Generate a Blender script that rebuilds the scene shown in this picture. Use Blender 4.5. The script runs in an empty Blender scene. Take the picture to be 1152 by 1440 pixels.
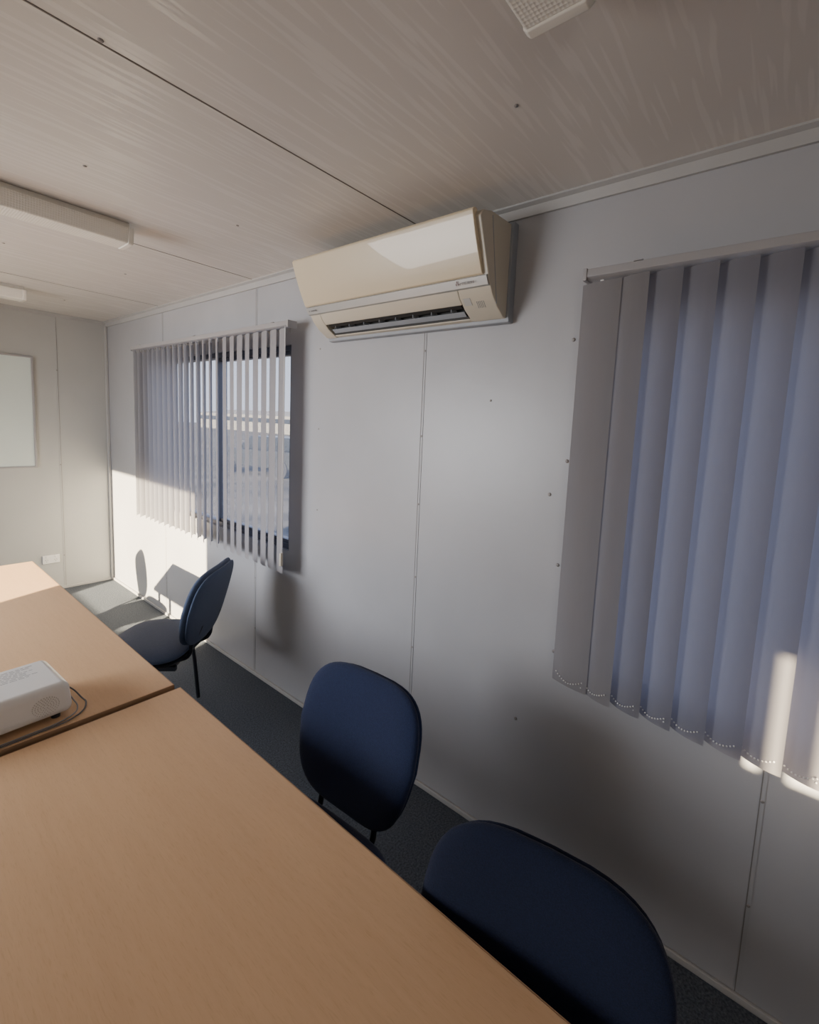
import bpy, bmesh, math, random
from mathutils import Vector, Matrix
random.seed(4)
scene=bpy.context.scene
COL=scene.collection
H=2.366; L=3.804; W=2.75; YB=-4.2; PAN=1.296

# ---------------------------------------------------------------- materials
def nodes(m): return m.node_tree.nodes, m.node_tree.links
def mat(name,col,rough=0.5,metal=0.0,bump=0.0,bscale=200,var=0.0,vscale=5,spec=0.5,coat=0.0,sheen=0.0,stretch=(1,1,1)):
    m=bpy.data.materials.new(name); m.use_nodes=True
    n,l=nodes(m); b=n['Principled BSDF']
    b.inputs['Base Color'].default_value=(*col,1); b.inputs['Roughness'].default_value=rough
    b.inputs['Metallic'].default_value=metal; b.inputs['Specular IOR Level'].default_value=spec
    b.inputs['Coat Weight'].default_value=coat; b.inputs['Sheen Weight'].default_value=sheen
    tc=n.new('ShaderNodeTexCoord'); mp=n.new('ShaderNodeMapping'); mp.inputs['Scale'].default_value=stretch
    l.new(tc.outputs['Object'],mp.inputs['Vector'])
    nz=n.new('ShaderNodeTexNoise'); nz.inputs['Scale'].default_value=vscale; nz.inputs['Detail'].default_value=4
    l.new(mp.outputs['Vector'],nz.inputs['Vector'])
    cr=n.new('ShaderNodeValToRGB')
    cr.color_ramp.elements[0].position=0.3; cr.color_ramp.elements[1].position=0.7
    cr.color_ramp.elements[0].color=(*[c*(1-var) for c in col],1)
    cr.color_ramp.elements[1].color=(*[min(1,c*(1+var)) for c in col],1)
    l.new(nz.outputs['Fac'],cr.inputs['Fac']); l.new(cr.outputs['Color'],b.inputs['Base Color'])
    if bump>0:
        nb=n.new('ShaderNodeTexNoise'); nb.inputs['Scale'].default_value=bscale; nb.inputs['Detail'].default_value=3
        l.new(mp.outputs['Vector'],nb.inputs['Vector'])
        bp=n.new('ShaderNodeBump'); bp.inputs['Strength'].default_value=bump; bp.inputs['Distance'].default_value=0.01
        l.new(nb.outputs['Fac'],bp.inputs['Height']); l.new(bp.outputs['Normal'],b.inputs['Normal'])
    return m
M={}
M['wall']=mat('wall_paint',(0.385,0.388,0.408),0.36,var=0.06,vscale=1.8,bump=0.08,bscale=18)
M['farwall']=mat('far_wall_paint',(0.44,0.445,0.435),0.5,var=0.03,vscale=2.5,bump=0.05,bscale=25)
M['trim']=mat('trim_paint',(0.42,0.415,0.41),0.4,var=0.05)
M['gap']=mat('seam_dark',(0.20,0.19,0.185),0.8)
M['seam']=mat('seam_strip',(0.375,0.378,0.395),0.42)
M['screw']=mat('screw_head',(0.28,0.26,0.25),0.5,metal=0.3)
M['carpet']=mat('carpet_loop',(0.105,0.120,0.145),0.95,bump=0.9,bscale=260,var=0.4,vscale=140,spec=0.1)
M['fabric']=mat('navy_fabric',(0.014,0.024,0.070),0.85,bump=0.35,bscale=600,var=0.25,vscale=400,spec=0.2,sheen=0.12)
M['fabric_shaded']=mat('navy_fabric_shaded',(0.008,0.0135,0.038),0.85,bump=0.35,bscale=600,var=0.25,vscale=400,spec=0.2,sheen=0.08)  # same navy fabric, shade put into the colour for the nearest chair
M['fabric_lit']=mat('navy_fabric_lit',(0.070,0.098,0.170),0.85,bump=0.35,bscale=600,var=0.25,vscale=400,spec=0.2,sheen=0.2)  # same navy fabric, lightened to look lit on the far chair
M['plastic']=mat('black_plastic',(0.018,0.02,0.026),0.45,var=0.1)
M['steel']=mat('black_steel',(0.02,0.022,0.028),0.32,var=0.1,metal=0.2)
M['edge']=mat('beech_edging',(0.38,0.23,0.13),0.45,var=0.1,vscale=20)
M['ac']=mat('aged_cream_plastic',(0.54,0.49,0.40),0.42,var=0.03,vscale=4)
M['acpanel']=mat('glossy_cream_plastic',(0.65,0.55,0.39),0.35,var=0.03,vscale=3,coat=0.40)
M['acpanel'].node_tree.nodes['Principled BSDF'].inputs['Coat Roughness'].default_value=0.02
M['acgrey']=mat('grey_housing',(0.28,0.30,0.33),0.5,var=0.04)
M['silver']=mat('silver_strip',(0.42,0.42,0.41),0.4,metal=0.4,var=0.03)
M['dark']=mat('dark_cavity',(0.012,0.011,0.010),0.6,var=0.1)
M['ink']=mat('print_ink',(0.13,0.13,0.14),0.5,var=0.0)
M['grey']=mat('grey_label',(0.30,0.31,0.33),0.5,var=0.05)
M['palegrey']=mat('pale_label',(0.45,0.44,0.42),0.5,var=0.05)
M['lampbody']=mat('lamp_enamel',(0.78,0.75,0.68),0.4,var=0.03)
M['rail']=mat('headrail_aluminium',(0.38,0.37,0.38),0.35,metal=0.2,var=0.04)
M['frame']=mat('window_aluminium',(0.13,0.14,0.17),0.35,metal=0.4,var=0.05)
M['board']=mat('whiteboard_enamel',(0.66,0.73,0.70),0.22,var=0.02,vscale=3)
M['white']=mat('white_plastic',(0.74,0.74,0.73),0.35,var=0.02)
M['cable']=mat('cable_rubber',(0.12,0.12,0.13),0.5,var=0.1)
M['greycable']=mat('grey_cable_rubber',(0.30,0.31,0.33),0.5,var=0.1)
M['bead']=mat('bead_plastic',(0.70,0.70,0.70),0.35)
M['asphalt']=mat('yard_gravel',(0.075,0.077,0.080),0.95,var=0.7,vscale=0.9,spec=0.1)
M['shed']=mat('pale_cladding',(0.14,0.145,0.15),0.6,var=0.1,vscale=1)
M['carpaint']=mat('dark_car_paint',(0.015,0.018,0.022),0.4,var=0.1)
M['yellow']=mat('yellow_paint',(0.30,0.23,0.08),0.4,var=0.1)
M['glassdark']=mat('tinted_glass',(0.012,0.015,0.02),0.2)

def beech():
    m=bpy.data.materials.new('beech_laminate'); m.use_nodes=True; n,l=nodes(m); b=n['Principled BSDF']
    b.inputs['Roughness'].default_value=0.34; b.inputs['Specular IOR Level'].default_value=0.55
    tc=n.new('ShaderNodeTexCoord'); mp=n.new('ShaderNodeMapping'); mp.inputs['Scale'].default_value=(1,0.06,1)
    l.new(tc.outputs['Object'],mp.inputs['Vector'])
    nz=n.new('ShaderNodeTexNoise'); nz.inputs['Scale'].default_value=120; nz.inputs['Detail'].default_value=6; nz.inputs['Distortion'].default_value=0.3
    n2=n.new('ShaderNodeTexNoise'); n2.inputs['Scale'].default_value=8; n2.inputs['Detail'].default_value=3
    l.new(mp.outputs['Vector'],nz.inputs['Vector']); l.new(mp.outputs['Vector'],n2.inputs['Vector'])
    mx=n.new('ShaderNodeMix'); mx.data_type='FLOAT'; mx.inputs[0].default_value=0.45
    l.new(nz.outputs['Fac'],mx.inputs[2]); l.new(n2.outputs['Fac'],mx.inputs[3])
    cr=n.new('ShaderNodeValToRGB'); e=cr.color_ramp.elements
    e[0].position=0.30; e[0].color=(0.635,0.400,0.222,1); e[1].position=0.70; e[1].color=(0.695,0.452,0.258,1)
    l.new(mx.outputs[0],cr.inputs['Fac'])
    mp2=n.new('ShaderNodeMapping'); mp2.inputs['Scale'].default_value=(1,0.08,1); l.new(tc.outputs['Object'],mp2.inputs['Vector'])
    n3=n.new('ShaderNodeTexNoise'); n3.inputs['Scale'].default_value=560; n3.inputs['Detail'].default_value=1; l.new(mp2.outputs['Vector'],n3.inputs['Vector'])
    c3=n.new('ShaderNodeValToRGB'); c3.color_ramp.elements[0].position=0.55; c3.color_ramp.elements[0].color=(1,1,1,1); c3.color_ramp.elements[1].position=0.75; c3.color_ramp.elements[1].color=(0.93,0.91,0.89,1)
    l.new(n3.outputs['Fac'],c3.inputs['Fac'])
    mm=n.new('ShaderNodeMix'); mm.data_type='RGBA'; mm.blend_type='MULTIPLY'; mm.inputs[0].default_value=1
    l.new(cr.outputs['Color'],mm.inputs[6]); l.new(c3.outputs['Color'],mm.inputs[7]); l.new(mm.outputs[2],b.inputs['Base Color'])
    return m
M['beech']=beech()
def ceilm():
    m=bpy.data.materials.new('streaked_ceiling'); m.use_nodes=True; n,l=nodes(m); b=n['Principled BSDF']
    tc=n.new('ShaderNodeTexCoord'); mp=n.new('ShaderNodeMapping'); mp.inputs['Scale'].default_value=(0.07,1,1); mp.inputs['Rotation'].default_value=(0,0,math.radians(2))
    l.new(tc.outputs['Object'],mp.inputs['Vector'])
    nz=n.new('ShaderNodeTexNoise'); nz.inputs['Scale'].default_value=58; nz.inputs['Detail'].default_value=1.2; nz.inputs['Distortion'].default_value=0.28
    l.new(mp.outputs['Vector'],nz.inputs['Vector'])
    cr=n.new('ShaderNodeValToRGB'); e=cr.color_ramp.elements
    e[0].position=0.53; e[0].color=(0,0,0,1); e[1].position=0.60; e[1].color=(1,1,1,1)
    l.new(nz.outputs['Fac'],cr.inputs['Fac'])
    mx=n.new('ShaderNodeMix'); mx.data_type='RGBA'; mx.inputs[6].default_value=(0.620,0.588,0.552,1); mx.inputs[7].default_value=(0.670,0.638,0.602,1)
    l.new(cr.outputs['Color'],mx.inputs[0]); l.new(mx.outputs[2],b.inputs['Base Color'])
    mr=n.new('ShaderNodeMapRange'); mr.inputs[3].default_value=0.42; mr.inputs[4].default_value=0.28
    l.new(cr.outputs['Color'],mr.inputs[0]); l.new(mr.outputs[0],b.inputs['Roughness'])
    bp=n.new('ShaderNodeBump'); bp.inputs['Strength'].default_value=0.07; bp.inputs['Distance'].default_value=0.003
    l.new(cr.outputs['Color'],bp.inputs['Height']); l.new(bp.outputs['Normal'],b.inputs['Normal'])
    return m
M['ceil']=ceilm()
def diffuser():
    m=mat('prismatic_diffuser',(0.82,0.79,0.72),0.3,var=0.0); n,l=nodes(m); b=n['Principled BSDF']
    tc=n.new('ShaderNodeTexCoord'); v=n.new('ShaderNodeTexVoronoi'); v.inputs['Scale'].default_value=130; v.inputs['Randomness'].default_value=0.0
    l.new(tc.outputs['Object'],v.inputs['Vector']); bp=n.new('ShaderNodeBump'); bp.inputs['Strength'].default_value=0.7; bp.inputs['Distance'].default_value=0.003
    l.new(v.outputs['Distance'],bp.inputs['Height']); l.new(bp.outputs['Normal'],b.inputs['Normal'])
    return m
M['diff']=diffuser()
def slatm(name,ca,cb,tr,fac):
    m=bpy.data.materials.new(name); m.use_nodes=True; n,l=nodes(m); b=n['Principled BSDF']
    b.inputs['Roughness'].default_value=0.7; b.inputs['Specular IOR Level'].default_value=0.25
    tc=n.new('ShaderNodeTexCoord'); nz=n.new('ShaderNodeTexNoise'); nz.inputs['Scale'].default_value=90
    mp=n.new('ShaderNodeMapping'); mp.inputs['Scale'].default_value=(1,1,0.2); l.new(tc.outputs['Object'],mp.inputs['Vector']); l.new(mp.outputs['Vector'],nz.inputs['Vector'])
    cr=n.new('ShaderNodeValToRGB'); cr.color_ramp.elements[0].color=(*ca,1); cr.color_ramp.elements[1].color=(*cb,1)
    l.new(nz.outputs['Fac'],cr.inputs['Fac']); l.new(cr.outputs['Color'],b.inputs['Base Color'])
    t=n.new('ShaderNodeBsdfTranslucent'); t.inputs['Color'].default_value=(*tr,1)
    mx=n.new('ShaderNodeMixShader'); mx.inputs[0].default_value=fac
    l.new(b.outputs[0],mx.inputs[1]); l.new(t.outputs[0],mx.inputs[2]); l.new(mx.outputs[0],n['Material Output'].inputs['Surface'])
    return m
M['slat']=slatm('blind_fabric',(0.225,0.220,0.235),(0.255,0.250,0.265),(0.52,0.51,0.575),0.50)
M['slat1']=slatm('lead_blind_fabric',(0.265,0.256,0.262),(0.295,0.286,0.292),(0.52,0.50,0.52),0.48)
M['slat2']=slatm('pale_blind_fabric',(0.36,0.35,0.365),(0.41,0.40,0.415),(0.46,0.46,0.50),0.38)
def glassm():
    m=bpy.data.materials.new('hazy_window_glass'); m.use_nodes=True; n,l=nodes(m)
    t=n.new('ShaderNodeBsdfTransparent'); t.inputs['Color'].default_value=(0.92,0.92,0.94,1); g=n.new('ShaderNodeBsdfGlossy'); g.inputs['Roughness'].default_value=0.02
    d=n.new('ShaderNodeBsdfTranslucent'); d.inputs['Color'].default_value=(0.82,0.83,0.85,1)  # pale translucent share lays haze over the view outside
    mx=n.new('ShaderNodeMixShader'); mx.inputs[0].default_value=0.06
    m2=n.new('ShaderNodeMixShader'); m2.inputs[0].default_value=0.16
    l.new(t.outputs[0],mx.inputs[1]); l.new(g.outputs[0],mx.inputs[2]); l.new(mx.outputs[0],m2.inputs[1]); l.new(d.outputs[0],m2.inputs[2])
    l.new(m2.outputs[0],n['Material Output'].inputs['Surface'])
    return m
M['glass']=glassm()

# ---------------------------------------------------------------- mesh helpers
def newobj(name,bm,m,parent=None,smooth=False,bevel=0,seg=2):
    bmesh.ops.recalc_face_normals(bm,faces=bm.faces[:])
    me=bpy.data.meshes.new(name); bm.to_mesh(me); bm.free()
    if smooth:
        for p in me.polygons: p.use_smooth=True
    o=bpy.data.objects.new(name,me); COL.objects.link(o)
    for mm in (m if isinstance(m,list) else [m]): me.materials.append(mm)
    if parent: o.parent=parent
    if bevel>0:
        b=o.modifiers.new('b','BEVEL'); b.width=bevel; b.segments=seg; b.limit_method='ANGLE'; b.angle_limit=math.radians(40)
        for p in me.polygons: p.use_smooth=True
        w=o.modifiers.new('wn','WEIGHTED_NORMAL'); w.keep_sharp=True
    return o
def box(bm,x0,x1,y0,y1,z0,z1,mi=0,rot=None):
    vs=[bm.verts.new((x,y,z)) for x in (x0,x1) for y in (y0,y1) for z in (z0,z1)]
    if rot:
        c=Vector(((x0+x1)/2,(y0+y1)/2,(z0+z1)/2))
        for v in vs: v.co=rot@(v.co-c)+c
    for f in ((0,1,3,2),(4,6,7,5),(0,4,5,1),(2,3,7,6),(0,2,6,4),(1,5,7,3)):
        ff=bm.faces.new([vs[i] for i in f]); ff.material_index=mi
    return vs
def boxobj(name,x0,x1,y0,y1,z0,z1,m,parent=None,bevel=0):
    bm=bmesh.new(); box(bm,x0,x1,y0,y1,z0,z1); return newobj(name,bm,m,parent,bevel=bevel)
def prismY(bm,pts,y0,y1,mi=0):
    a=[bm.verts.new((x,y0,z)) for x,z in pts]; b=[bm.verts.new((x,y1,z)) for x,z in pts]
    n=len(pts)
    for i in range(n):
        f=bm.faces.new((a[i],a[(i+1)%n],b[(i+1)%n],b[i])); f.material_index=mi
    bm.faces.new(a[::-1]).material_index=mi; bm.faces.new(b).material_index=mi
def prismX(bm,pts,x0,x1):
    a=[bm.verts.new((x0,y,z)) for y,z in pts]; b=[bm.verts.new((x1,y,z)) for y,z in pts]
    n=len(pts)
    for i in range(n): bm.faces.new((a[i],a[(i+1)%n],b[(i+1)%n],b[i]))
    bm.faces.new(a[::-1]); bm.faces.new(b)
def tube(name,pts,r,m,parent=None,res=4,smoothcurve=True):
    cu=bpy.data.curves.new(name,'CURVE'); cu.dimensions='3D'; cu.bevel_depth=r; cu.bevel_resolution=res; cu.use_fill_caps=True
    sp=cu.splines.new('BEZIER' if smoothcurve else 'POLY')
    if smoothcurve:
        sp.bezier_points.add(len(pts)-1)
        for b,p in zip(sp.bezier_points,pts): b.co=p; b.handle_left_type=b.handle_right_type='AUTO'
        cu.resolution_u=8
    else:
        sp.points.add(len(pts)-1)
        for b,p in zip(sp.points,pts): b.co=(*p,1)
    t=bpy.data.objects.new(name,cu); COL.objects.link(t)
    dg=bpy.context.evaluated_depsgraph_get(); me=bpy.data.meshes.new_from_object(t.evaluated_get(dg)); bpy.data.objects.remove(t)
    me.name=name; me.materials.clear(); me.materials.append(m)
    for p in me.polygons: p.use_smooth=True
    o=bpy.data.objects.new(name,me); COL.objects.link(o)
    if parent: o.parent=parent
    return o
def dome(bm,c,r,axis,mi=0,flat=0.45):
    res=bmesh.ops.create_uvsphere(bm,u_segments=10,v_segments=6,radius=r)
    for v in res['verts']:
        v.co[axis]*=flat; v.co+=Vector(c)
    for v in res['verts']:
        for f in v.link_faces: f.material_index=mi
def struct(o): o['kind']='structure'; return o
def thing(o,label,cat,group=None):
    o['label']=label; o['category']=cat
    if group: o['group']=group
    return o
def empty(name,loc=(0,0,0)):
    o=bpy.data.objects.new(name,None); COL.objects.link(o); o.location=loc; o.empty_display_size=0.1; return o
def textobj(name,txt,size,loc,rot,m,parent=None):
    cu=bpy.data.curves.new(name,'FONT'); cu.body=txt; cu.size=size; cu.extrude=0.0003
    t=bpy.data.objects.new(name,cu); COL.objects.link(t)
    dg=bpy.context.evaluated_depsgraph_get(); me=bpy.data.meshes.new_from_object(t.evaluated_get(dg)); bpy.data.objects.remove(t)
    me.name=name; me.materials.clear(); me.materials.append(m)
    o=bpy.data.objects.new(name,me); COL.objects.link(o)
    o.matrix_world=Matrix.Translation(loc)@rot
    if parent: o.parent=parent
    return o

# ---------------------------------------------------------------- room shell
T=0.08
def wallY(name,x0,x1,openings,m):
    bm=bmesh.new(); openings=sorted(openings)
    cur=YB-T
    for (a,b,c,d) in openings:
        box(bm,x0,x1,cur,a,0,H); box(bm,x0,x1,a,b,0,c); box(bm,x0,x1,a,b,d,H); cur=b
    box(bm,x0,x1,cur,L+T,0,H)
    return struct(newobj(name,bm,m))
WZ0,WZ1=0.86,1.99
right_open=[(-2.55,-0.86,WZ0,WZ1),(0.95,2.66,WZ0,WZ1)]
left_open=[(-3.10,-2.492,1.58,1.95),(-2.455,-2.395,1.58,1.95),(0.74,2.62,0.76,1.95)]  # first two are added slots shaped to throw sun streaks and bounce
wallY('wall_right',0,T,right_open,M['wall'])
wallY('wall_left',-W-T,-W,left_open,M['wall'])
struct(boxobj('wall_far',-W,0,L,L+T,0,H,M['farwall']))
struct(boxobj('wall_back',-W,0,YB-T,YB,0,H,M['wall']))
struct(boxobj('floor',-W-T,T,YB-T,L+T,-0.08,0,M['carpet']))
struct(boxobj('ceiling',-W-T,T,YB-T,L+T,H,H+0.08,M['ceil']))
tn=[0]
def trim(bm,m,bevel=0):
    tn[0]+=1; return struct(newobj('trim_%d'%tn[0],bm,m,bevel=bevel))
bm=bmesh.new(); prismY(bm,[(0,H),(0,H-0.042),(-0.010,H-0.042),(-0.014,H-0.012),(-0.030,H-0.006),(-0.030,H)],YB,L); trim(bm,M['trim'])
bm=bmesh.new(); prismX(bm,[(L,H),(L,H-0.03),(L-0.01,H-0.03),(L-0.012,H-0.006),(L-0.025,H)],-W,0); trim(bm,M['trim'])
bm=bmesh.new(); box(bm,-0.022,0,L-0.022,L,0,H-0.04); trim(bm,M['trim'],0.004)
bm=bmesh.new(); box(bm,-0.012,0,YB,L-0.022,0,0.022); struct(newobj('baseboard_right',bm,M['trim'],bevel=0.003))
bm=bmesh.new(); box(bm,-W,-0.022,L-0.012,L,0,0.022); struct(newobj('baseboard_far',bm,M['trim'],bevel=0.003))
for k in range(-3,3):
    y=k*PAN; bm=bmesh.new()
    segs=[(0.022,H-0.042)]
    for a,b,c,d in right_open:
        if a<y<b: segs=[(0.022,c),(d,H-0.042)]
    for z0,z1 in segs:
        box(bm,-0.0018,0.001,y-0.006,y+0.006,z0,z1,0); box(bm,-0.0024,-0.001,y+0.004,y+0.0066,z0,z1,1)
    for z in (0.30,0.62,0.94,1.26,1.55,1.9):
        if any(z0<z<z1 for z0,z1 in segs): dome(bm,(-0.002,y,z),0.005,0,2)
    struct(newobj('trim_%d'%(20+k),bm,[M['seam'],M['gap'],M['screw']]))
bm=bmesh.new()
for (y,z) in ((-0.645,1.90),(-0.655,1.50),(-0.60,1.38),(-0.65,1.14),(-0.66,0.83),(-0.53,0.52)): dome(bm,(-0.001,y,z),0.0065,0,0)
for (y,z) in ((-0.335,1.70),(0.70,1.55),(0.70,1.13),(0.70,1.95)): dome(bm,(-0.001,y,z),0.0045,0,0)
struct(newobj('trim_30',bm,M['screw']))
for i,x in enumerate((-0.357,-0.357-PAN)):
    bm=bmesh.new(); box(bm,x-0.006,x+0.006,L-0.0015,L+0.001,0.022,H-0.03,0); box(bm,x+0.004,x+0.006,L-0.002,L-0.001,0.022,H-0.03,1)
    for z in (0.3,1.1,1.9): dome(bm,(x,L-0.002,z),0.005,1,2)
    struct(newobj('trim_%d'%(31+i),bm,[M['farwall'],M['gap'],M['screw']]))
M['ceilgap']=mat('ceiling_joint_dark',(0.17,0.15,0.135),0.8)
for k in range(-3,3):
    y=k*PAN; bm=bmesh.new(); box(bm,-W,-0.03,y-0.0022,y+0.0022,H-0.0012,H+0.001,0)
    for x in (-1.09,-2.3): dome(bm,(x,y-0.012,H-0.001),0.006,2,1)
    struct(newobj('trim_%d'%(40+k),bm,[M['ceilgap'],M['screw']]))
bm=bmesh.new()
for y in (-0.65,0.65,1.9,3.1):
    for x in (-0.45,-0.95,-2.3): dome(bm,(x,y,H-0.001),0.0058,2,0)
struct(newobj('trim_50',bm,M['screw']))

def window(idx,y0,y1,z0,z1,xi,xo,mid):
    bm=bmesh.new(); f=0.030
    a,b=min(xi,xo),max(xi,xo)
    a2,b2=a+0.015,b-0.005
    for r in ((y0,y1,z0,z0+f),(y0,y1,z1-f,z1),(y0,y0+f,z0,z1),(y1-f,y1,z0,z1),(mid-0.016,mid+0.016,z0+f,z1-f)): box(bm,a2,b2,*r)
    for r in ((y0+f,mid,z0+f,z0+f+0.02),(y0+f,mid,z1-f-0.02,z1-f),(y0+f,y0+f+0.015,z0+f,z1-f)): box(bm,a2+0.01,b2-0.01,*r)
    o=struct(newobj('window_%d'%idx,bm,M['frame'],bevel=0.003))
    g=boxobj('glass_pane',(a+b)/2-0.002,(a+b)/2+0.002,y0+0.02,y1-0.02,z0+0.02,z1-0.02,M['glass'],o)
    g['kind']='structure'
    return o
window(1,0.95,2.66,WZ0,WZ1,0,T,1.80)
window(2,-2.55,-0.86,WZ0,WZ1,0,T,-1.70)
for i,(a,b,c,d) in enumerate(left_open):
    bm=bmesh.new(); q=0.015 if b-a>1 else 0.004
    for r in ((a,b,c,c+q),(a,b,d-q,d),(a,a+q,c,d),(b-q,b,c,d)): box(bm,-W-T+0.01,-W-0.01,*r)
    struct(newobj('window_%d'%(3+i),bm,M['frame']))  # also frames the added sun slots, which are no real windows

# ---------------------------------------------------------------- vertical blinds
def blinds(name,y0,y1,thetaf,xc,label,chain=True,jit=0.0,cv0=0.012,fabric='slat'):
    root=empty(name); thing(root,label,'blinds')
    bm=bmesh.new(); zt=2.080
    prismY(bm,[(xc-0.022,zt),(xc+0.022,zt),(xc+0.022,zt-0.026),(xc+0.012,zt-0.030),(xc-0.012,zt-0.030),(xc-0.024,zt-0.022)],y0,y1)
    for y in (y0,y1): box(bm,xc-0.026,xc+0.026,y-0.006,y+0.006,zt-0.033,zt+0.002)
    newobj('headrail',bm,M['rail'],root,bevel=0.0015)
    for y in (y0+0.15,(y0+y1)/2,y1-0.15):
        bm=bmesh.new(); prismY(bm,[(xc-0.02,zt+0.002),(xc-0.02,zt+0.005),(0,zt+0.005),(0,zt-0.03),(-0.003,zt-0.03),(-0.003,zt+0.002)],y-0.012,y+0.012)
        newobj('wall_bracket',bm,M['rail'],root)
    bms=bmesh.new(); bmh=bmesh.new(); w=0.127/2
    n=int((y1-y0-0.08)/0.085); ys=[y1-0.045-0.085*i for i in range(n+1)]
    zb=0.777 if chain else 0.778; zt2=2.045; prev=None; clip=None
    for i,y in enumerate(ys):
        th=math.radians(thetaf(i/n))+random.uniform(-jit,jit)
        cvv=cv0
        if chain and i<1: th=math.radians(10); cvv=0.006
        dx,dy=-math.sin(th),-math.cos(th)
        K=10; R=10
        nx,ny=dy,-dx
        grid=[]
        sway=random.uniform(-0.004,0.004)
        for r in range(R+1):
            row=[]; tz=r/R
            z=zt2+(zb-zt2)*tz
            for k in range(K+1):
                s=-1+2*k/K
                cv=cvv*(1-s*s)
                row.append(bms.verts.new((xc+dx*s*w+nx*(cv)+sway*tz, y+dy*s*w+ny*(cv), z)))
            grid.append(row)
        for r in range(R):
            for k in range(K):
                ff=bms.faces.new((grid[r][k],grid[r][k+1],grid[r+1][k+1],grid[r+1][k]))
                if chain and i<2: ff.material_index=1
        if clip is None:
            bmc=bmesh.new(); prismY(bmc,[(-0.0035,-0.010),(0.0035,-0.010),(0.0035,0.002),(0.0015,0.004),(0.0015,0.014),(-0.0015,0.014),(-0.0015,0.004),(-0.0035,0.002)],-0.005,0.005)
            clip=newobj('carrier_clip',bmc,M['bead'],root); c=clip
        else:
            c=clip.copy(); COL.objects.link(c); c.parent=root
        c.location=(xc,y,zt2-0.004)
        if chain:
            for s in (-0.75,0.75):
                c=Vector((xc+dx*s*w+nx*cvv*(1-s*s)-0.005,y+dy*s*w+ny*cvv*(1-s*s),zb+0.034))
                if prev is not None:
                    ln=(c-prev).length; nb=max(3,int(ln/0.0085))
                    for j in range(nb):
                        t=j/nb; p=prev.lerp(c,t); p.z-=(0.020 if s<0 else 0.016)*math.sin(math.pi*t); p.x-=(0.006 if s<0 else 0.010)*math.sin(math.pi*t)
                        bmesh.ops.create_icosphere(bmh,subdivisions=1,radius=0.0028,matrix=Matrix.Translation(p))
                prev=c
    newobj('slats',bms,[M[fabric],M['slat1']],root,smooth=True)
    if chain: newobj('bead_chain',bmh,M['bead'],root,smooth=True)
    else: bmh.free()
    return root
b2=blinds('vertical_blind',-2.62,-0.712,lambda t:26,-0.085,'closed grey fabric vertical blind with beaded bottom chain',True,math.radians(1.5),0.016)
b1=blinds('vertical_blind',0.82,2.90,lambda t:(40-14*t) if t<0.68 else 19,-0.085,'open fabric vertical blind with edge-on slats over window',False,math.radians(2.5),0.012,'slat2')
tube('control_cord',[(-0.112,0.835,2.05),(-0.114,0.84,1.4),(-0.113,0.845,0.88)],0.0015,M['white'],b1)
boxobj('cord_weight',-0.121,-0.105,0.837,0.853,0.82,0.89,M['ac'],b1,bevel=0.004)

# ---------------------------------------------------------------- air conditioner
ac=empty('air_conditioner'); thing(ac,'yellowed cream split-system air conditioner mounted high on wall','air conditioner')
Y0,Y1=-0.400,0.585
full=[(-0.03,1.985),(-0.050,1.985),(-0.095,2.012),(-0.128,2.045),(-0.146,2.075),(-0.158,2.100),(-0.220,2.262),(-0.205,2.284),(-0.16,2.298),(-0.03,2.302)]
notch=[(-0.03,1.985),(-0.055,1.988),(-0.056,2.03),(-0.10,2.050),(-0.109,2.026),(-0.128,2.045),(-0.146,2.075),(-0.158,2.100),(-0.220,2.262),(-0.205,2.284),(-0.16,2.298),(-0.03,2.302)]
bm=bmesh.new(); prismY(bm,full,Y0,-0.262); prismY(bm,notch,-0.262,0.515); prismY(bm,full,0.515,Y1)
newobj('body',bm,M['ac'],ac,bevel=0.004)
bm=bmesh.new(); prismY(bm,[(0,1.972),(-0.03,1.972),(-0.036,1.99),(-0.036,2.296),(-0.03,2.310),(0,2.310)],Y0-0.010,Y1+0.008)
newobj('rear_housing',bm,M['acgrey'],ac,bevel=0.003)['label']='grey wall-side housing'
bm=bmesh.new()
pp=[(-0.157,2.103),(-0.163,2.100),(-0.172,2.105),(-0.200,2.165),(-0.222,2.220),(-0.236,2.262),(-0.240,2.275),(-0.235,2.284),(-0.222,2.288),(-0.212,2.284),(-0.222,2.264)]
prismY(bm,pp,Y0+0.018,Y1+0.002); newobj('front_panel',bm,M['acpanel'],ac,bevel=0.003,seg=3)['label']='glossy cream front panel'
bm=bmesh.new(); prismY(bm,[(-0.140,2.068),(-0.152,2.070),(-0.166,2.096),(-0.158,2.101)],Y0+0.004,Y1+0.002)
newobj('silver_strip',bm,M['silver'],ac,bevel=0.001)['label']='thin silver trim strip'
bm=bmesh.new(); prismY(bm,[(-0.0555,1.992),(-0.0565,2.029),(-0.099,2.048),(-0.1085,2.030),(-0.100,2.043),(-0.061,2.025),(-0.060,1.992)],-0.260,0.513)
newobj('air_outlet',bm,M['dark'],ac)
for (px,pz) in ((-0.098,2.027),(-0.072,2.006)):
    bm=bmesh.new(); box(bm,px-0.011,px+0.011,-0.250,0.503,pz-0.0015,pz+0.0015,rot=Matrix.Rotation(math.radians(34),3,'Y')); newobj('louver',bm,M['dark'] if px<-0.09 else M['acgrey'],ac,bevel=0.0008)
vane=None
for k in range(8):
    if vane is None:
        bm=bmesh.new(); box(bm,-0.095,-0.065,-0.001,0.001,2.012,2.036); vane=newobj('air_vane',bm,M['acgrey'],ac); v=vane
    else:
        v=vane.copy(); COL.objects.link(v); v.parent=ac
    v.location=(0,-0.20+k*0.095,0)
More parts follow.
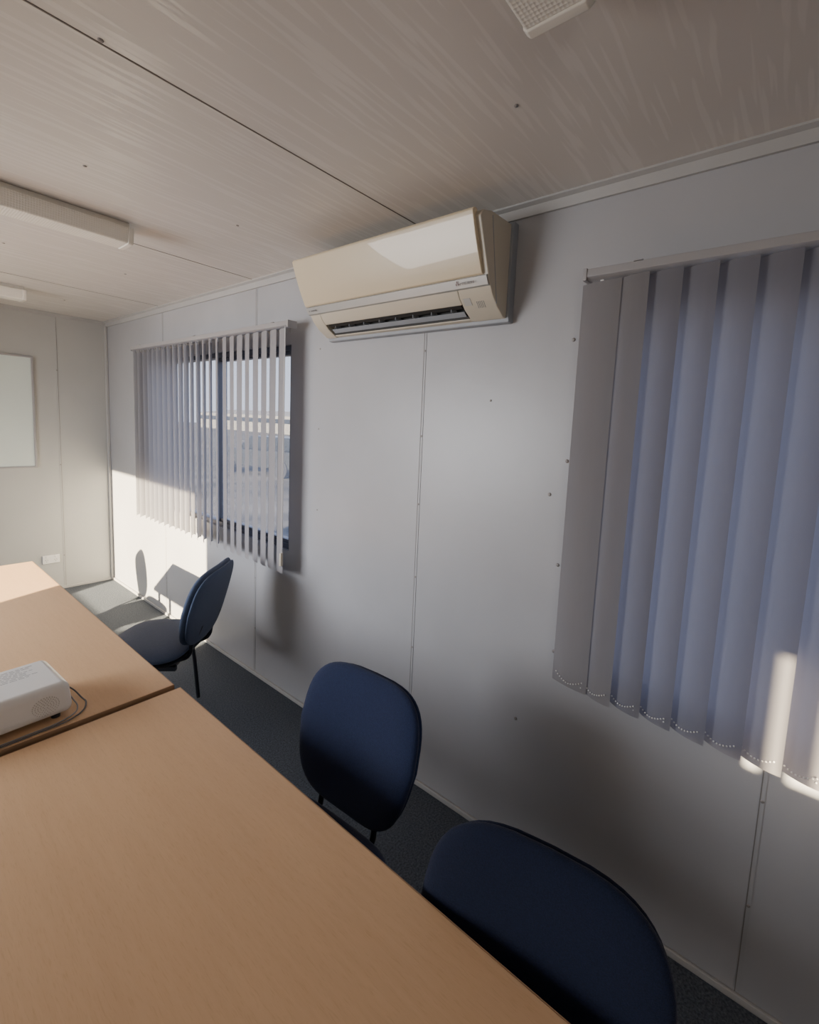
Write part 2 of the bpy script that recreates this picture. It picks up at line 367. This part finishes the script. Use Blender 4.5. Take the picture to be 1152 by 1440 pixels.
def onface(bm,s0,s1,y0,y1,th=0.0012):
    a=Vector((-0.095,0,2.012)); b=Vector((-0.128,0,2.045)); n=Vector((-0.033,0,-0.033)).normalized()
    p=[(a+(b-a)*s0),(a+(b-a)*s1)]
    pts=[p[0]+n*th,p[1]+n*th,p[1]-n*0.001,p[0]-n*0.001]; prismY(bm,[(v.x,v.z) for v in pts],y0,y1)
bm=bmesh.new(); onface(bm,0.35,0.95,-0.305,-0.275); newobj('label_sticker',bm,M['palegrey'],ac)
bm=bmesh.new()
for k in range(5): onface(bm,0.05,0.6,-0.327-k*0.007,-0.3255-k*0.007)
newobj('indicator_slots',bm,M['grey'],ac)
rt=Matrix(((0,0.0,-1,0),(-1,0,0,0),(0,1,0,0),(0,0,0,1)))
tilt=Matrix.Rotation(-0.5,4,'Y')
textobj('brand_lettering','MITSUBISHI',0.0115,(-0.1632,-0.290,2.078),tilt@rt,M['ink'],ac)
bm=bmesh.new()
for cy,cz in ((0,0.0055),(-0.0045,-0.002),(0.0045,-0.002)):
    v=[bm.verts.new((0,cy+a,cz+b)) for a,b in ((0,0.0055),(0.003,0),(0,-0.0055),(-0.003,0))]; bm.faces.new(v)
o=newobj('diamond_emblem',bm,mat('emblem_ink',(0.16,0.10,0.10),0.5),ac); o.matrix_world=Matrix.Translation((-0.1638,-0.276,2.083))@tilt
textobj('small_lettering','DC INVERTER',0.009,(-0.1632,0.565,2.078),tilt@rt,M['ink'],ac)
bm=bmesh.new(); prismY(bm,[(-0.100,2.02),(-0.103,2.02),(-0.155,2.285),(-0.152,2.285)],Y0-0.001,Y0+0.003); newobj('side_groove',bm,M['grey'],ac)

# ---------------------------------------------------------------- ceiling battens
def batten(x0,x1,y0,y1):
    r=empty('ceiling_lamp'); thing(r,'unlit fluorescent batten with yellowed prismatic diffuser on ceiling','ceiling light','fluorescent battens on the ceiling')
    yc=(y0+y1)/2; hw=(y1-y0)/2
    boxobj('lamp_base',x0+0.01,x1-0.01,yc-hw*0.75,yc+hw*0.75,H-0.035,H,M['lampbody'],r,bevel=0.003)
    bm=bmesh.new(); prismX(bm,[(yc-hw,H-0.022),(yc-hw,H-0.04),(yc-hw+0.008,H-0.076),(yc-hw+0.014,H-0.083),(yc+hw-0.014,H-0.083),(yc+hw-0.008,H-0.076),(yc+hw,H-0.04),(yc+hw,H-0.022)],x0+0.02,x1-0.02)
    newobj('diffuser',bm,M['diff'],r,bevel=0.002)
    for xa,xb in ((x0,x0+0.02),(x1-0.02,x1)):
        bm=bmesh.new(); prismX(bm,[(yc-hw-0.002,H-0.02),(yc-hw-0.002,H-0.04),(yc-hw+0.006,H-0.078),(yc-hw+0.014,H-0.086),(yc+hw-0.014,H-0.086),(yc+hw-0.006,H-0.078),(yc+hw+0.002,H-0.04),(yc+hw+0.002,H-0.02)],xa,xb)
        newobj('end_cap',bm,M['lampbody'],r,bevel=0.003)
    return r
batten(-1.92,-0.69,1.03,1.165); batten(-1.92,-0.69,2.90,3.035); batten(-1.92,-0.69,-0.945,-0.81)

# ---------------------------------------------------------------- whiteboard, outlet
wb=empty('whiteboard'); thing(wb,'blank whiteboard with thin aluminium frame on the end wall','whiteboard')
boxobj('writing_surface',-2.00,-0.522,L-0.014,L-0.002,1.092,1.978,M['board'],wb)
bm=bmesh.new()
for r in ((-2.012,-0.510,1.080,1.094),(-2.012,-0.510,1.976,1.990),(-2.012,-1.998,1.094,1.976),(-0.524,-0.510,1.094,1.976)): box(bm,r[0],r[1],L-0.02,L,r[2],r[3])
newobj('frame',bm,M['rail'],wb,bevel=0.002)
po=empty('power_outlet'); thing(po,'white double power outlet low on the end wall','power outlet')
boxobj('cover_plate',-0.505,-0.390,L-0.012,L,0.245,0.318,M['white'],po,bevel=0.004)
for x in (-0.478,-0.418):
    boxobj('switch',x-0.006,x+0.006,L-0.016,L-0.011,0.297,0.309,M['white'],po,bevel=0.002)
    bm=bmesh.new()
    for dx,dz,a in ((-0.007,0.005,0.5),(0.007,0.005,-0.5),(0,-0.008,0)): box(bm,x+dx-0.0012,x+dx+0.0012,L-0.0128,L-0.011,0.272+dz-0.004,0.272+dz+0.004,rot=Matrix.Rotation(a,3,'Y'))
    newobj('socket',bm,M['dark'],po)

# ---------------------------------------------------------------- tables
def table(x0,x1,y0,y1,label,rotz=0):
    cx,cy=(x0+x1)/2,(y0+y1)/2; hx,hy=(x1-x0)/2,(y1-y0)/2
    r=empty('conference_table',(cx,cy,0)); r.rotation_euler=(0,0,rotz); thing(r,label,'table','conference tables pushed end to end')
    boxobj('table_top',-hx+0.002,hx-0.002,-hy+0.002,hy-0.002,0.695,0.720,M['beech'],r,bevel=0.0015)
    bm=bmesh.new()
    for q in ((-hx,-hx+0.002,-hy,hy),(hx-0.002,hx,-hy,hy),(-hx,hx,-hy,-hy+0.002),(-hx,hx,hy-0.002,hy)): box(bm,*q,0.6955,0.7195)
    newobj('edge_banding',bm,M['edge'],r)
    bm=bmesh.new()
    for q in ((-hx+0.08,hx-0.30,-hy+0.06,-hy+0.09),(-hx+0.08,hx-0.30,hy-0.09,hy-0.06),(-hx+0.15,-hx+0.18,-hy+0.09,hy-0.09)): box(bm,*q,0.655,0.695)
    newobj('under_frame',bm,M['steel'],r)
    for sx in (-hx+0.08,hx-0.33):
        for sy in (-hy+0.075,hy-0.075):
            tube('leg',[(sx,sy,0.695),(sx,sy,0.0)],0.02,M['steel'],r,smoothcurve=False)
    return r
table(-1.755,-0.855,-1.575,0.230,'beech laminate conference table with empty top')
table(-1.760,-0.862,0.258,2.12,'beech laminate conference table holding the projector')

# ---------------------------------------------------------------- projector + cables
pj=empty('projector',(-1.272,0.405,0.72)); thing(pj,'white compact projector with round speaker grille on table','projector')
pj.rotation_euler=(0,0,math.radians(3)); pj.scale=(1.04,1.05,1.22)
bm=bmesh.new(); vs=box(bm,-0.155,0.155,-0.105,0.105,0.010,0.084)
for v in vs:
    if v.co.z>0.05: v.co.x*=0.96; v.co.y*=0.95
newobj('body',bm,M['white'],pj,bevel=0.018,seg=6)
bm=bmesh.new()
for rr in range(1,6):
    for k in range(rr*6):
        a=2*math.pi*k/(rr*6); x=0.095+0.0055*rr*math.cos(a); z=0.043+0.0040*rr*math.sin(a); box(bm,x-0.0007,x+0.0007,-0.1045,-0.1010,z-0.0007,z+0.0007)
newobj('speaker_grille',bm,M['palegrey'],pj)
bm=bmesh.new()
for k in range(7): box(bm,0.1500,0.1538,-0.06+k*0.016,-0.054+k*0.016,0.034,0.054)
newobj('vent_slots',bm,M['palegrey'],pj)
for x,y in ((-0.12,-0.08),(0.12,-0.08),(0,0.07)):
    bm=bmesh.new(); bmesh.ops.create_cone(bm,cap_ends=True,segments=16,radius1=0.010,radius2=0.010,depth=0.013,matrix=Matrix.Translation((x,y,0.0065))); newobj('foot',bm,M['plastic'],pj)
bm=bmesh.new()
for i in range(8):
    x=-0.025
    while x<0.10-0.012*(i%3):
        q=random.uniform(0.005,0.015); box(bm,x,x+q,0.066-i*0.009,0.0678-i*0.009,0.0838,0.0843); x+=q+0.0035
newobj('printed_text',bm,M['grey'],pj)
bm=bmesh.new(); bmesh.ops.create_cone(bm,cap_ends=True,segments=24,radius1=0.032,radius2=0.030,depth=0.03,matrix=Matrix.Translation((-0.085,0.105,0.047))@Matrix.Rotation(math.pi/2,4,'X')); newobj('lens',bm,M['dark'],pj)
c1=tube('power_cable',[(-1.102,0.42,0.758),(-1.088,0.42,0.745),(-1.072,0.385,0.7235),(-1.072,0.335,0.7235),(-1.105,0.285,0.7235),(-1.20,0.268,0.7235),(-1.33,0.268,0.7235),(-1.50,0.270,0.7235)],0.0020,M['cable'])
thing(c1,'thin dark power cable looping beside the projector','cable')
c2=tube('data_cable',[(-1.102,0.37,0.750),(-1.096,0.36,0.737),(-1.092,0.335,0.7225),(-1.120,0.295,0.7225),(-1.22,0.279,0.7225),(-1.40,0.280,0.7225),(-1.52,0.285,0.7225)],0.0018,M['greycable'])
thing(c2,'thin grey data cable lying in front of projector','cable')

# ---------------------------------------------------------------- chairs
def cushion(name,a,b,t,n,m,parent,fn,rings=12,segs=48,pw=5):
    bm=bmesh.new(); sides=[]
    for s in (1,-1):
        ring=[]
        c=bm.verts.new(fn(0,0,s*t))
        for r in range(1,rings+1):
            q=math.sin(math.pi/2*r/rings); row=[]
            if r==rings and s==-1: ring.append(sides[0]); break
            for k in range(segs):
                an=2*math.pi*k/segs; ca,sa=math.cos(an),math.sin(an)
                u=a*math.copysign(abs(ca)**(2/n),ca)*q; v=b*math.copysign(abs(sa)**(2/n),sa)*q
                w=s*t*max(0,1-q**pw)**0.5
                row.append(bm.verts.new(fn(u,v,w)))
            ring.append(row)
        if s==1: sides.append(ring[-1])
        for k in range(segs): bm.faces.new((c,ring[0][k],ring[0][(k+1)%segs]))
        for r in range(len(ring)-1):
            for k in range(segs):
                bm.faces.new((ring[r][k],ring[r+1][k],ring[r+1][(k+1)%segs],ring[r][(k+1)%segs]))
    return newobj(name,bm,m,parent,smooth=True)
TL=math.radians(15)
def backfn(off=0.0,zc=0.660,yc=-0.235):
    def f(u,v,w):
        taper=1+0.14*(v/0.2) if v<0 else 1-0.03*(v/0.2)
        u=u*taper
        y=w+off+0.50*u*u
        yy=y*math.cos(TL)-v*math.sin(TL); zz=v*math.cos(TL)+y*math.sin(TL)
        return (u,yc+yy,zc+zz)
    return f
def build_chair():
    r=empty('conference_chair'); S=0.030
    cushion('seat',0.235,0.207,0.030,4.5,M['fabric'],r,lambda u,v,w:(u,v+S,0.445+w+(-0.010*(v/0.2)**2 if v>0.1 else 0)))
    cushion('seat_shell',0.225,0.197,0.012,4.5,M['plastic'],r,lambda u,v,w:(u,v+S,0.412+w))
    cushion('backrest',0.226,0.198,0.027,3.6,M['fabric'],r,backfn())
    cushion('backrest_rear_padding',0.220,0.193,0.018,3.6,M['fabric'],r,backfn(-0.022))
    bm=bmesh.new()
    box(bm,-0.17,0.17,0.145,0.165,0.385,0.402); box(bm,-0.17,0.17,-0.145,-0.125,0.385,0.402)
    for s in (-1,1): box(bm,s*0.18-0.010,s*0.18+0.010,-0.16,0.17,0.383,0.405)
    newobj('seat_frame',bm,M['steel'],r,bevel=0.003)
    for s in (-1,1):
        tube('leg',[(s*0.18,0.12,0.394),(s*0.184,0.150,0.385),(s*0.190,0.165,0.35),(s*0.215,0.200,0.010)],0.010,M['steel'],r)
        tube('leg',[(s*0.18,-0.01,0.394),(s*0.184,-0.040,0.385),(s*0.190,-0.055,0.35),(s*0.205,-0.085,0.010)],0.010,M['steel'],r)
        tube('back_support',[(s*0.10,-0.10,0.398),(s*0.105,-0.160,0.402),(s*0.108,-0.185,0.425),(s*0.108,-0.200,0.48),(s*0.105,-0.225,0.53),(s*0.10,-0.240,0.57)],0.009,M['steel'],r)
    return r
proto=build_chair()
def place(root,B,f,label):
    f=Vector((f[0],f[1])).normalized()
    root.location=(B[0]+0.24*f.x,B[1]+0.24*f.y,0); root.rotation_euler=(0,0,math.atan2(-f.x,f.y))
    thing(root,label,'chair','navy conference chairs around the tables')
def copy_tree(root,fab=None):
    n=root.copy(); COL.objects.link(n)
    for c in root.children:
        k=c.copy(); k.parent=n; COL.objects.link(k)
        if fab and k.data.materials[0]==M['fabric']:
            k.data=k.data.copy(); k.data.materials[0]=M[fab]
    return n
ch1=copy_tree(proto,'fabric_lit'); ch3=copy_tree(proto,'fabric_shaded'); ch4=copy_tree(proto); ch2=proto
place(ch1,(-0.39,1.03),(-0.67,0.74),'navy fabric chair pulled out toward the wall')
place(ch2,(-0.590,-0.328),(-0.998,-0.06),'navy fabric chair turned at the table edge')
place(ch3,(-0.782,-1.003),(-0.990,-0.13),'navy fabric chair tucked close under the table')
place(ch4,(-1.44,2.53),(0.0,-1.0),'navy fabric chair at the head of the table')

# ---------------------------------------------------------------- outside
g=boxobj('ground',-60,90,-60,120,-0.55,-0.5,M['asphalt']); struct(g)
def building(name,x0,x1,y0,y1,h,m,label,roof=0.8):
    r=empty(name); thing(r,label,'building')
    bm=bmesh.new(); prismY(bm,[(x0,-0.5),(x1,-0.5),(x1,h),((x0+x1)/2,h+roof),(x0,h)],y0,y1); newobj('cladding',bm,m,r)
    boxobj('glazing',x0-0.04,x0+0.02,y0+0.8,y1-0.8,0.9,1.5,M['glassdark'],r)
building('warehouse',34,46,26,80,1.9,M['shed'],'long pale metal warehouse across the yard')
def car(x,y,rz,m,label):
    r=empty('car',(x,y,-0.5)); r.rotation_euler=(0,0,rz); thing(r,label,'car','cars parked in the yard')
    bm=bmesh.new(); prismX(bm,[(-2.1,0.3),(2.1,0.3),(2.15,0.75),(1.2,0.92),(-2.1,0.95)],-0.85,0.85); newobj('body',bm,m,r,bevel=0.06)
    bm=bmesh.new(); prismX(bm,[(-1.9,0.94),(1.1,0.92),(0.35,1.42),(-1.5,1.42)],-0.72,0.72); newobj('cabin',bm,M['glassdark'],r,bevel=0.05)
    for sx in (-0.8,0.8):
        for sy in (-1.3,1.3):
            bm=bmesh.new(); bmesh.ops.create_cone(bm,cap_ends=True,segments=20,radius1=0.32,radius2=0.32,depth=0.2,matrix=Matrix.Translation((sx,sy,0.32))@Matrix.Rotation(math.pi/2,4,'Y')); newobj('wheel',bm,M['plastic'],r)
M['whitepaint']=mat('white_car_paint',(0.40,0.40,0.40),0.4,var=0.05)
for (x,y,rz,m,lb) in ((8.2,14.6,0.2,'carpaint','dark hatchback parked in the yard'),(14.0,17.5,0.3,'whitepaint','white sedan parked in the yard'),(16.5,23.0,0.2,'yellow','yellow vehicle parked in the yard'),
    (18.5,14.0,0.2,'carpaint','dark hatchback parked in the yard'),(12.5,10.0,0.3,'whitepaint','white sedan parked in the yard'),(22.0,19.5,0.3,'whitepaint','white sedan parked in the yard'),
    (25.5,25.5,0.3,'carpaint','dark hatchback parked in the yard'),(21.0,27.5,0.3,'shed','grey sedan parked in the yard'),(28.0,19.5,0.3,'carpaint','dark hatchback parked in the yard')):
    car(x,y,rz,M[m],lb)

# ---------------------------------------------------------------- light
sd=Vector((0.923,0.385,-0.295)).normalized()
s=bpy.data.lights.new('sun','SUN'); s.energy=52; s.angle=math.radians(0.6); s.color=(1,0.81,0.53)
so=bpy.data.objects.new('sun',s); COL.objects.link(so); so.rotation_euler=sd.to_track_quat('-Z','Y').to_euler(); so.location=(-8,-3,5)
def area(loc,d,sy,sz,p,col,spread=180):
    a=bpy.data.lights.new('fill_light','AREA'); a.shape='RECTANGLE'; a.size=sy; a.size_y=sz; a.energy=p; a.color=col; a.spread=math.radians(spread)
    o=bpy.data.objects.new('fill_light',a); COL.objects.link(o)
    zx=-Vector(d).normalized(); xx=Vector((0,0,1)).cross(zx).normalized(); yy=zx.cross(xx)
    o.matrix_world=Matrix(((xx.x,yy.x,zx.x,loc[0]),(xx.y,yy.y,zx.y,loc[1]),(xx.z,yy.z,zx.z,loc[2]),(0,0,0,1)))
    return o
area((-W+0.06,-2.15,1.42),(1,0.85,-0.20),0.9,0.7,9,(1,0.89,0.78),130)  # added fill lamp in front of solid wall, no window behind it
area((-W-T-0.20,1.68,1.42),(1,-0.20,-0.30),1.88,1.15,62,(0.97,0.97,0.99),135)  # added lamp outside the left window, strengthens its sky light
w=bpy.data.worlds.new('sky'); scene.world=w; w.use_nodes=True; n=w.node_tree.nodes; l=w.node_tree.links; bg=n['Background']
tc=n.new('ShaderNodeTexCoord'); sx=n.new('ShaderNodeSeparateXYZ'); cr=n.new('ShaderNodeValToRGB')
l.new(tc.outputs['Generated'],sx.inputs[0]); l.new(sx.outputs['Z'],cr.inputs['Fac'])
e=cr.color_ramp.elements; e[0].position=0.0; e[0].color=(0.74,0.79,0.88,1); e[1].position=0.6; e[1].color=(0.30,0.42,0.74,1)
l.new(cr.outputs['Color'],bg.inputs['Color']); bg.inputs['Strength'].default_value=2.1
scene.view_settings.look='AgX - Base Contrast'
scene.view_settings.exposure=0.08

# ---------------------------------------------------------------- camera
cam=bpy.data.cameras.new('camera'); co=bpy.data.objects.new('camera',cam); COL.objects.link(co); scene.camera=co
yaw,pitch,roll=.9289,.107,.0521
R=Matrix.Rotation(-yaw,3,'Z')@Matrix.Rotation(math.pi/2-pitch,3,'X')@Matrix.Rotation(roll,3,'Z')
co.matrix_world=Matrix.Translation((-1.4583,-1.2816,1.5931))@R.to_4x4()
cam.sensor_fit='VERTICAL'; cam.sensor_height=36; cam.lens=644.82/1440*36
cam.shift_x=(576-641.43)/1440; cam.shift_y=(670.72-720)/1440; cam.clip_start=0.02; cam.clip_end=400
